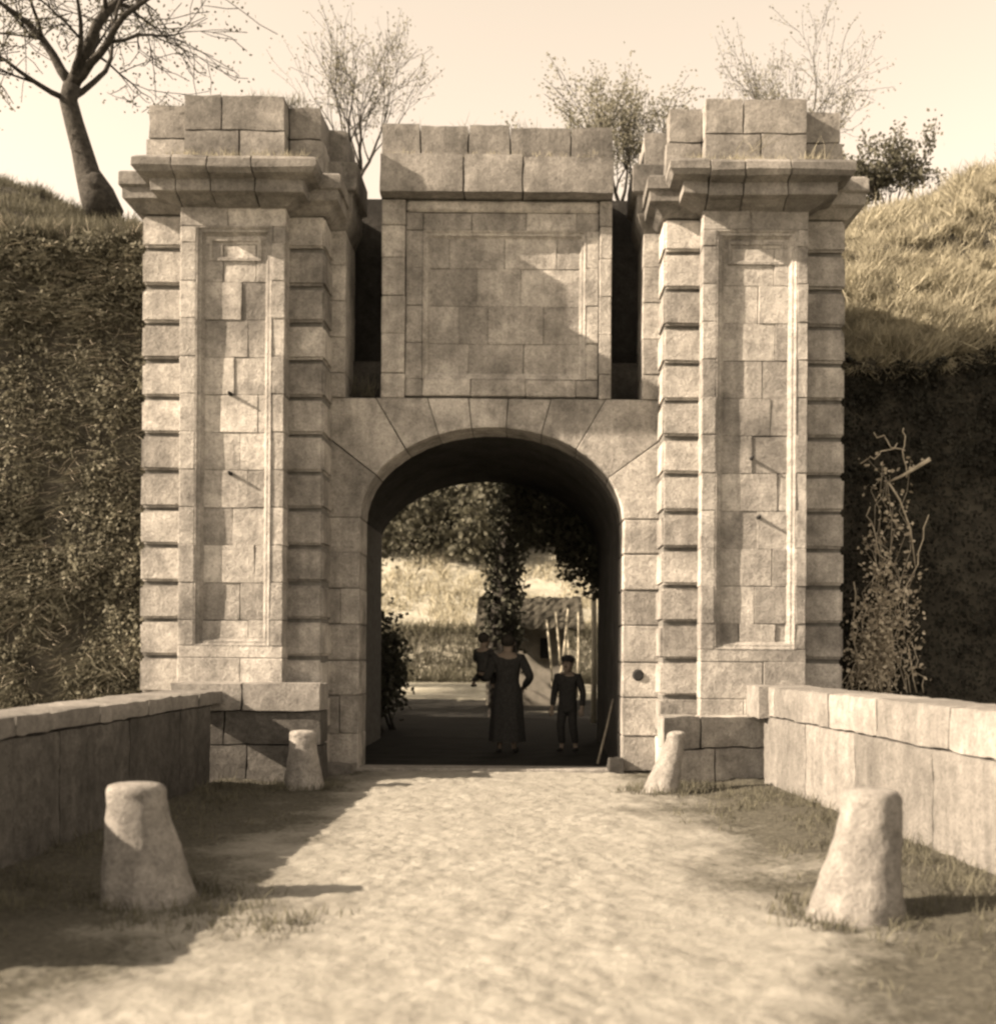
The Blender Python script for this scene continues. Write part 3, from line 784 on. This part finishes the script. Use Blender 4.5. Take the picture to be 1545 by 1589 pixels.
mb.tube([a, a.lerp(b_, .5) + Vector((.006, 0, 0)), b_], [.016, .015, .013], 8)
tag(mb.build('wooden_pole', WOOD, None, True), 'thin wooden pole leaning inside the right jamb of the arch', 'pole')

# ------------------------------------------------------------------ trees
def grow(wood, leaves, p, d, length, rad, lvl, opts):
    """one branch: wandering, tapering, with side shoots"""
    n_ = max(3, int(length / opts['seg'])); path, rr = [p.copy()], [rad]
    for i in range(n_):
        d = (d + Vector((random.gauss(0, 1), random.gauss(0, 1), random.gauss(0, 1))) * opts['wob'] + Vector((0, 0, opts['up']))).normalized()
        p = p + d * (length / n_); path.append(p.copy()); rr.append(max(opts['rmin'], rad * (1 - (i + 1) / n_ * .72)))
    wood.tube(path, rr, 7 if lvl == 0 else 5 if lvl == 1 else 4)
    if lvl >= opts['levels']:
        for q in path[1:]:
            for _ in range(opts['leaves']):
                leaves.leaf(q + Vector((random.gauss(0, 1), random.gauss(0, 1), random.gauss(0, 1))) * opts['spread'], opts['size'])
        return
    kids = opts['kids'][min(lvl, len(opts['kids']) - 1)]
    for _ in range(kids):
        f = random.uniform(.35, 1.0); i = min(n_, max(1, int(f * n_)))
        ax = d.orthogonal().normalized(); ax.rotate(Matrix.Rotation(random.uniform(0, 6.28), 3, d))
        nd = d.copy(); nd.rotate(Matrix.Rotation(random.uniform(*opts['ang']), 3, ax))
        grow(wood, leaves, path[i], nd, length * random.uniform(.5, .78), rr[i] * .62, lvl + 1, opts)
    grow(wood, leaves, path[-1], d, length * .62, rr[-1], lvl + 1, opts)
def tree(name, base, stems, opts, label, cat='tree', group=None, trunk_path=None, trunk_r=None, leafmat=LEAF, seed=1, barkmat=BARK):
    random.seed(seed)
    root = empty(name, base); tag(root, label, cat, group)
    wood, leaves = MB(), MB()
    if trunk_path: wood.tube(trunk_path, trunk_r, 12)
    for p, d, l, r in stems: grow(wood, leaves, Vector(p), Vector(d).normalized(), l, r, 0, opts)
    wood.build('trunk', barkmat, root, True)
    if leaves.f: tag(leaves.build('crown', leafmat, root), kind='stuff')
    return root
# the big leaning tree on the left rampart
TY = 3.0
pts = [at(x, y, TY) for x, y in ((163, 335), (150, 300), (136, 268), (127, 232), (115, 190), (106, 155), (112, 132))]
L0 = dict(seg=.22, wob=.16, up=.02, rmin=.006, levels=3, kids=[3, 4, 3], ang=(.5, 1.1), leaves=2, spread=.09, size=.05)
j = pts[-1]
tree('leaning_tree', pts[0], [
    (j, at(150, 100, TY) - j + Vector((0, -.15, 0)), 2.0, .105), (j, at(230, 70, TY) - j + Vector((0, -.3, 0)), 2.2, .07),
    (j, at(86, 92, TY) - j + Vector((0, .1, 0)), 1.5, .08), (pts[-2], Vector((.75, .3, .6)), 1.7, .05), (pts[-2], Vector((-.9, -.3, .25)), 1.4, .045),
    (j, Vector((.5, .5, .8)), 1.7, .05), (j, Vector((.2, -.6, .9)), 1.6, .05)], L0,
    'dark leaning tree with forked trunk on the left rampart', trunk_path=pts, trunk_r=[.27, .24, .17, .145, .13, .125, .125], seed=11)
bm = bmesh.new(); bmesh.ops.create_icosphere(bm, subdivisions=3, radius=.17)
for v in bm.verts: v.co = v.co * (1 + .25 * noise.noise(v.co * 9)) + at(150, 292, TY) + Vector((.02, -.1, 0))
root = [o for o in C.objects if o.name == 'leaning_tree'][0]
obj_bm('burl', bm, BARK, root, True)
# thin trees and shrubs behind the gate
thin = dict(seg=.2, wob=.16, up=.05, rmin=.0035, levels=3, kids=[5, 4, 3], ang=(.3, .8), leaves=2, spread=.06, size=.045)
b0 = at(556, 330, 8.5)
tree('slender_tree', b0, [(b0, (-.05, 0, 1), 1.9, .06), (b0 + Vector((0, 0, .5)), (-.5, 0, 1), 1.6, .04), (b0 + Vector((0, 0, .6)), (.35, 0, 1), 1.5, .035)], thin,
     'slender sparse tree in the gap right of the left tower', group='trees behind the gate', leafmat=PALELEAF, seed=21)
leafy = dict(seg=.25, wob=.15, up=.05, rmin=.006, levels=3, kids=[4, 4, 2], ang=(.3, .8), leaves=6, spread=.12, size=.06)
b0 = at(965, 340, 11.5)
tree('leafy_tree', b0, [(b0, (-.03, 0, 1), 1.6, .055), (b0, (-.45, 0, 1), 1.6, .045), (b0, (.34, .1, 1), 1.5, .045), (b0 + Vector((0, 0, .4)), (.05, .3, 1), 1.4, .04),
     (b0 + Vector((-.3, 0, .7)), (-.95, 0, .75), 1.25, .035), (b0 + Vector((.2, 0, .7)), (.75, 0, .8), 1.2, .035), (b0 + Vector((-.2, .1, .9)), (-.5, .3, 1), 1.2, .03)], leafy,
     'leafy tree with many stems between centre block and right tower', group='trees behind the gate', leafmat=PALELEAF, seed=33)
b0 = at(1235, 330, 9.5)
tree('twiggy_tree', b0, [(b0, (-.02, 0, 1), 1.75, .055), (b0, (-.38, 0, 1), 1.7, .045), (b0 + Vector((.3, 0, .2)), (.22, 0, 1), 1.75, .055), (b0, (-.15, .2, 1), 1.8, .045)], dict(thin, leaves=3),
     'twiggy tree rising behind the right tower', group='trees behind the gate', leafmat=PALELEAF, seed=44)
b0 = at(800, 300, 7.5)
tree('low_shrub', b0, [(b0, (x_, 0, 1), .27, .01) for x_ in (-.6, -.3, 0, .3, .6)], dict(thin, seg=.07, kids=[3, 3, 2], leaves=1, spread=.04, size=.035),
     'low twiggy shrub just showing above the centre block', 'shrub', seed=55)
b0 = at(1372, 318, 5.0)
tree('rampart_shrub', b0, [(b0 + Vector((random.uniform(-.45, .45), random.uniform(-.2, .2), -.1)), (random.uniform(-.4, .4), random.uniform(-.2, .2), 1), random.uniform(.4, .8), .02) for _ in range(9)],
     dict(thin, seg=.12, kids=[3, 3, 2], leaves=3, spread=.05, size=.06), 'bushy shrub on the crest right of the right tower', 'shrub', seed=66)

# ------------------------------------------------------------------ grass, ivy and creepers on the ramparts
random.seed(5)
mb = MB(); mc = MB(); md_ = MB()
def nrm(x, t):
    p = rampart_pt(x, t); a = rampart_pt(x + .1, t) - p; b2 = rampart_pt(x, t + .1) - p
    q = a.cross(b2).normalized(); return p, (q if q.z > -.2 or q.y < 0 else -q)
def bank(s, count, t0, t1, xmax, target, h0, h1, wd):
    for _ in range(count):
        x = s * random.uniform(4.0, xmax); t = random.uniform(t0, t1)
        c = noise.noise(Vector((x * 2.2, t * 1.5, 3)))
        if c < -.12 and random.random() < .75: continue
        p, q = nrm(x, t)
        for _k in range(3):
            pp = p + Vector((random.gauss(0, .04), random.gauss(0, .04), random.gauss(0, .02)))
            d = (q * .5 + Vector((random.gauss(0, .55), random.gauss(0, .55) - .15, .8 if t > 8 else .1 - .5))).normalized()
            target.blade(pp, d, random.uniform(h0, h1) * (1 + .8 * max(0, c)), wd)
bank(1, 15000, 7.6, 14.6, 8.6, mb, .08, .22, .006)
bank(1, 15000, 8.0, 10.6, 8.6, mb, .10, .26, .007)
for _ in range(620):                                     # coarse tussocks, standing clear of the slope
    x = random.uniform(4.0, 8.6); t = random.choice((random.uniform(7.8, 10.5), random.uniform(7.8, 13.8))); p, q = nrm(x, t); r_ = random.uniform(.06, .13) + .22 * random.random() ** 4
    for _k in range(70):
        d = (q * .5 + Vector((random.gauss(0, .6), random.gauss(0, .6) - .2, .7))).normalized()
        mb.blade(p + Vector((random.gauss(0, r_ * .4), random.gauss(0, r_ * .4), 0)), d, r_ * random.uniform(.8, 1.8), .008)
bank(-1, 11000, 7.8, 14.6, 8.6, mc, .06, .18, .006)
me_ = MB()
for s, cnt, hi_, tgt in ((-1, 60000, 8.3, md_), (1, 34000, 7.7, me_)):
    for _ in range(cnt):
        x = s * random.uniform(3.9, 8.6); t = random.uniform(1.6, hi_)
        c = noise.noise(Vector((x * 1.8, t * 1.1, 5))) + .6 * noise.noise(Vector((x * 5, t * 3, 1)))
        if c < -.22 and s < 0: continue
        p = rampart_pt(x, t)
        tgt.leaf(p + Vector((0, -1, .2)) * random.uniform(.0, .14 + .22 * max(0, c)), random.uniform(.03, .065), Vector((random.gauss(0, .6), -.5 + random.gauss(0, .3), -.7 + random.gauss(0, .5))))
bank(-1, 11000, 2.2, 8.2, 8.6, mc, .12, .38, .005)
mf_ = MB(); bank(-1, 2600, 2.2, 8.4, 8.6, mf_, .10, .30, .004)
tag(mf_.build('dry_stalks', VINE), 'pale dry stalks on the left rampart face', 'stalks', kind='stuff')
tag(mb.build('bank_grass', DRYG), 'dry sunlit grass on the right rampart bank', 'grass', kind='stuff')
tag(mc.build('bank_grass', GRASS), 'rough grass on the left rampart bank', 'grass', kind='stuff')
tag(md_.build('ivy', SCRUB), 'fine leafy growth covering the left rampart face', 'ivy', kind='stuff')
tag(me_.build('ivy', SHADEIVY), 'ivy coloured near-black for the shade on the right rampart face', 'ivy', kind='stuff')
# dry creeper on the shaded wall right of the gate
random.seed(9)
root = empty('dry_creeper', at(1365, 1050, .2)); tag(root, 'tangled dry creeper with a broken branch on the shaded right rampart', 'creeper')
st_, lf = MB(), MB()
for a in range(34):
    x = random.gauss(1362, 30); top = random.choice((random.uniform(880, 1000), random.uniform(700, 1000))); y = 1075; p = at(x, y, .55); path = [p]
    tx = random.gauss(1372, 24)
    for i in range(1, 14):
        f = i / 13; path.append(at(x + (tx - x) * f + random.gauss(0, 9), y + (top - y) * f + random.gauss(0, 8), .55 + random.gauss(0, .09)))
    st_.tube(path, [.007 - .004 * i / 13 for i in range(14)], 4)
    for q in path[2:]:
        for _ in range(5): lf.leaf(q + Vector((random.gauss(0, .07), random.gauss(0, .06), random.gauss(0, .06))), random.uniform(.03, .07))
for (x, y), (x2, y2) in (((1395, 690), (1335, 720)), ((1400, 660), (1408, 740)), ((1345, 790), (1372, 880)), ((1440, 800), (1400, 950)), ((1330, 1060), (1325, 900)), ((1358, 670), (1400, 700))):
    path = [at(x + (x2 - x) * i / 8 + random.gauss(0, 3), y + (y2 - y) * i / 8 + random.gauss(0, 3), .5 + random.gauss(0, .03)) for i in range(9)]
    st_.tube(path, [.008] * 9, 5)
st_.build('stems', VINE, root, True)
tag(lf.build('leaves', VINE, root), kind='stuff')
br = MB(); path = [at(1378, 748, .45), at(1400, 738, .35), at(1420, 726, .28), at(1443, 712, .2)]
br.tube(path, [.012, .018, .024, .026], 8); br.tube([path[0], at(1395, 775, .5), at(1412, 820, .55), at(1420, 880, .55)], [.014, .012, .010, .006], 6)
br.build('broken_branch', VINE, root, True)

# tufts on ledges, joints and along the bridge
random.seed(12)
tf = MB(); tr_ = MB()
def tuft(t, p, cnt, h, spread, wd=.003, lean=(0, 0)):
    for _ in range(cnt):
        q = p + Vector((random.gauss(0, spread), random.gauss(0, spread * .8), 0))
        t.blade(q, Vector((random.gauss(lean[0], .35), random.gauss(lean[1], .35), 1)).normalized(), h * random.uniform(.4, 1.2), wd)
for x0_, x1_ in ((-3.55, -1.95), (2.0, 3.75)):
    for _ in range(75):
        x = random.uniform(x0_, x1_); tuft(tf, Vector((x, random.uniform(-1.13, -.75), 6.665)), 16, .09 + .07 * max(0, noise.noise(Vector((x * 3, 0, 2)))), .05)
for _ in range(22): tuft(tf, Vector((random.uniform(BX0, BX1), random.uniform(-.2, -.1), 7.09)), 10, .06, .04)
for x0_, x1_, z in ((-3.7, -2.0, 7.47), (2.1, 3.7, 7.48), (BX0, BX1, 7.45)):
    for _ in range(52): tuft(tr_, Vector((random.uniform(x0_, x1_), random.uniform(-.6, .4) if x0_ < -2 or x0_ > 2 else random.uniform(.0, .5), z)), 14, .10 + .12 * random.random() ** 3, .05)
for px_ in (548, 562, 575): tuft(tr_, at(px_, 616, .3), 30, .28, .06, .004)
tuft(tf, at(1165, 236, P - .2), 10, .45, .06, .003, (.8, 0)); tuft(tf, at(1270, 250, P - .1), 16, .30, .1, .003, (.3, 0))
for _ in range(26): tuft(tr_, Vector((at(425, 140, P).x + random.gauss(0, .16), P + random.uniform(.1, .5), 7.47)), 14, .13, .05)
tag(tf.build('ledge_grass', DRYG), 'pale dry grass growing on the cornice ledges', 'grass', kind='stuff')
tag(tr_.build('wall_top_weeds', GRASS), 'dark weeds on the wall tops and in the slots', 'weeds', kind='stuff')
vg = MB()
for _ in range(1500):
    s = random.choice((-1, 1, 1)); xi = BXL if s < 0 else BXR
    y = random.uniform(-10, -1.4); x = xi + (0 if s < 0 else -(y + 1.25) * .09) - s * abs(random.gauss(0, .5))
    if noise.noise(Vector((x * 1.5, y * 1.5, 8))) < -.1: continue
    tuft(vg, Vector((x, y, .0)), 8, .05 + .07 * random.random() * (.7 if abs(x - xi) > .3 else 1.6), .05, .0035)
for bx, by, r_ in ((X(238, -7.15), -7.15, .30), (X(1332, -7.45), -7.45, .29), (X(476, -1.75), -1.75, .22), (X(1022, -1.9), -1.9, .21)):
    for _ in range(70):
        q = random.uniform(0, 6.28); rr_ = r_ + abs(random.gauss(0, .10)); tuft(vg, Vector((bx + math.cos(q) * rr_, by + math.sin(q) * rr_, -.01)), 6, .07 + .05 * random.random(), .03, .0035)
for px_, py_, r_ in ((330, 1425, .25), (420, 1440, .16), (1060, 1215, .15)):
    Y_ = CY + FPX * CZ / (py_ - VY)
    for _ in range(40): tuft(vg, Vector((X(px_, Y_) + random.gauss(0, r_), Y_ + random.gauss(0, r_), -.01)), 7, .08, .04, .0035)
tag(vg.build('verge_grass', GRASS), 'short rough grass along the foot of the parapets', 'grass', kind='stuff')

# ------------------------------------------------------------------ seen through the arch: court, hut, trees, hillside
random.seed(31)
HY = 16.0
hut = empty('thatched_hut', (X(820, HY), HY, 0)); tag(hut, 'low thatched hut seen through the arch behind the people', 'hut')
hx0, hx1 = X(748, HY), X(880, HY)
mb = MB(); mb.box(hx0 + .1, hx1 - .05, HY, HY + 2.6, -.1, 2.05); mb.build('wall', PLASTER, hut)
def slope_roof(x0, x1, ye, yr, ze, zr):
    bm = bmesh.new(); N = 26; M = 9
    g = [[bm.verts.new((x0 + (x1 - x0) * i / N, ye + (yr - ye) * j / M + random.gauss(0, .02), ze + (zr - ze) * j / M + random.gauss(0, .025) - (.05 if j == 0 else 0))) for i in range(N + 1)] for j in range(M + 1)]
    for j in range(M):
        for i in range(N): bm.faces.new((g[j][i], g[j][i+1], g[j+1][i+1], g[j+1][i]))
    r = bmesh.ops.solidify(bm, geom=list(bm.faces), thickness=.16)
    return bm
z1, z0 = at(800, 927, HY + 1.3).z, at(800, 972, HY - .4).z
rf = obj_bm('roof', slope_roof(X(738, HY), X(905, HY), HY - .45, HY + 1.3, z0, z1), THATCH, hut)
obj_bm('roof', slope_roof(X(738, HY), X(905, HY), HY + 3.0, HY + 1.32, z0, z1), THATCH, hut)
mb = MB(); a, b_ = at(838, 1022, HY), at(852, 990, HY); mb.box(a.x, b_.x, HY - .03, HY + .02, a.z, b_.z)
wn = mb.build('window', DARK, hut)
mb = MB(); mb.box(a.x - .05, b_.x + .05, HY - .05, HY + .0, a.z - .06, a.z - .005); mb.build('sill', WOOD, wn)
for k, (xa, xb, ya, yb) in enumerate(((858, 848, 1062, 962), (872, 862, 1062, 950), (866, 881, 1064, 945), (884, 878, 1060, 955), (895, 897, 1060, 950))):
    mb = MB(); p0, p1 = at(xa, ya, HY - 1.2 - .1 * k), at(xb, yb, HY - .6); p0.z = max(.0, min(p0.z, .3))
    mb.tube([p0, (p0 + p1) / 2 + Vector((.02, 0, 0)), p1], [.03, .026, .02], 7)
    tag(mb.build('leaning_pole', PALE, None, True), ('leftmost', 'second from left', 'middle', 'fourth from left', 'rightmost')[k] + ' of five pale poles leaning on the hut eave', 'pole', 'poles leaning on the hut')
pp = at(921, 1050, 9.0); mb = MB(); t_ = at(921, 875, 9.0)
mb.tube([Vector((pp.x, 9, -.1)), Vector((pp.x + .01, 9, 1.2)), t_], [.06, .055, .05], 9)
tag(mb.build('timber_post', PALE, None, True), 'tall pale timber post at the right beyond the arch', 'post')
# ivy-clad tree in the court
CYT = 11.0
pts = [Vector((X(782, CYT), CYT, -.1))] + [at(x, y, CYT) for x, y in ((781, 1000), (780, 940), (784, 880), (792, 820), (796, 770), (800, 720))] + [at(800, 600, CYT)]
ct = dict(seg=.35, wob=.14, up=.0, rmin=.012, levels=2, kids=[5, 5], ang=(.4, .9), leaves=14, spread=.28, size=.15)
j = pts[-2]
stems = [(j + Vector((0, 0, .9)), (math.cos(q), math.sin(q) * .8, .25), 2.9, .12) for q in (0, .7, 1.5, 2.3, 3.1, 3.9, 4.7, 5.5)] + [(pts[-1], (.6, 0, .5), 1.4, .1), (pts[-1], (-.7, .2, .4), 1.4, .1)]
tree('courtyard_tree', pts[0], stems, ct, 'ivy-clad tree standing in the court behind the people', trunk_path=pts, trunk_r=[.34, .30, .26, .25, .23, .21, .19, .15], seed=71, leafmat=LEAF)
root = [o for o in C.objects if o.name == 'courtyard_tree'][0]
iv = MB()
for _ in range(2600):
    f = random.uniform(.6, 5.6); i = int(f); c = pts[i].lerp(pts[i+1], f - i); q = random.uniform(0, 6.28); r_ = .26 + abs(random.gauss(0, .10))
    iv.leaf(c + Vector((math.cos(q) * r_, math.sin(q) * r_, 0)), .11)
tag(iv.build('trunk_ivy', IVY, root), kind='stuff')
# spreading trees added left of the passage to shade the court, and ivy hanging over the inner arch
b0 = Vector((-9.5, 12.5, 0))
tree('shade_tree', b0, [(b0 + Vector((0, 0, 2.6)), (math.cos(q), math.sin(q), .45), 3.6, .16) for q in (0, .8, 1.6, 2.4, 3.2, 4.0, 4.8, 5.6)], dict(ct, leaves=12),
     'unseen spreading tree added left of the passage to shade the court', trunk_path=[b0, b0 + Vector((.1, 0, 1.4)), b0 + Vector((0, 0, 2.8))], trunk_r=[.38, .32, .28], seed=72)
b0 = Vector((-8.6, 22, 0))
tree('shade_tree', b0, [(b0 + Vector((0, 0, 4.0)), (math.cos(q), math.sin(q), .45), 3.4, .16) for q in (0, .8, 1.6, 2.4, 3.2, 4.0, 4.8, 5.6)], dict(ct, leaves=12),
     'farther spreading tree added left of the passage to shade the court', trunk_path=[b0, b0 + Vector((.1, 0, 1.6)), b0 + Vector((0, 0, 4.2))], trunk_r=[.36, .32, .28], seed=73)
random.seed(74)
hg = MB(); hs = MB()
for a in range(80):
    x = random.uniform(.15, 1.75); y = random.uniform(5.05, 5.9); z = 4.15; l = random.uniform(.3, 1.1) + .9 * smooth(.4, 1.6, x)
    hs.tube([Vector((x, y, z)), Vector((x + .03, y, z - l * .5)), Vector((x, y, z - l))], [.01, .008, .004], 4)
    for _ in range(int(l * 60)):
        hg.leaf(Vector((x + random.gauss(0, .07), y + random.gauss(0, .07), z - random.uniform(0, l))), .10)
root = empty('hanging_ivy', (.9, 5.3, 4.1)); tag(root, 'dark ivy hanging over the right of the inner arch', 'ivy')
hs.build('stems', BARK, root); tag(hg.build('leaves', IVY, root), kind='stuff')
random.seed(75)
b0 = at(588, 1060, 6.2); b0.z = 0
tree('dark_bush', b0, [(b0 + Vector((random.uniform(-.5, .25), random.uniform(-.3, .5), 0)), (random.uniform(-.5, .2), random.uniform(-.3, .3), 1), random.uniform(.7, 1.3), .03) for _ in range(14)],
     dict(thin, seg=.15, levels=2, kids=[4, 4], leaves=9, spread=.12, size=.10), 'dark bush at the left beyond the arch', 'bush', seed=76, leafmat=IVY)
# bramble bank and the row of trees on the hillside
random.seed(77)
bb = MB()
for _ in range(9000):
    x = random.uniform(-9, 7); y = random.uniform(29.6, 32.6)
    bb.blade(Vector((x, y, ground_z(x, y))), Vector((random.gauss(0, .3), random.gauss(0, .3) - .2, 1)).normalized(), random.uniform(.25, .7), .02)
tag(bb.build('bramble_bank', GRASS), 'rough weeds on the low bank beyond the court', 'weeds', kind='stuff')
hs_ = MB()
for _ in range(9000):
    x = random.uniform(-13, 9); y = random.uniform(33, 60)
    if noise.noise(Vector((x * .5, y * .35, 6))) < -.05: continue
    for _k in range(3):
        hs_.blade(Vector((x + random.gauss(0, .15), y + random.gauss(0, .15), ground_z(x, y) - .05)), Vector((random.gauss(0, .5), random.gauss(0, .5), 1)).normalized(), random.uniform(.2, .65), .03)
tag(hs_.build('hill_scrub', DRYG), 'bright dry scrub on the hillside beyond the court', 'scrub', kind='stuff')
hill_t = dict(seg=.6, wob=.15, up=.02, rmin=.02, levels=2, kids=[4, 4], ang=(.5, 1.1), leaves=11, spread=.5, size=.30)
for k, (px_, py_, Y_) in enumerate(((600, 868, 46), (655, 862, 47), (705, 866, 46), (770, 860, 48), (850, 862, 47), (905, 866, 46))):
    x = X(px_, Y_); b0 = Vector((x, Y_, ground_z(x, Y_)))
    tree('hillside_tree', b0, [(b0 + Vector((0, 0, 1.0)), (math.cos(q), math.sin(q), .25), 2.2, .12) for q in (0, 1.2, 2.4, 3.6, 4.8)] + [(b0 + Vector((0, 0, 1)), (0, 0, 1), 3, .14)], hill_t,
         ['leftmost tree on the hillside seen through the arch', 'second tree from the left on the hillside through the arch', 'third tree from the left on the hillside through the arch', 'hillside tree hidden mostly behind the court tree trunk', 'hillside tree just right of the court tree trunk', 'rightmost tree on the hillside through the arch'][k],
         group='trees on the hillside', trunk_path=[b0, b0 + Vector((0, 0, 1.6))], trunk_r=[.22, .17], seed=80 + k)
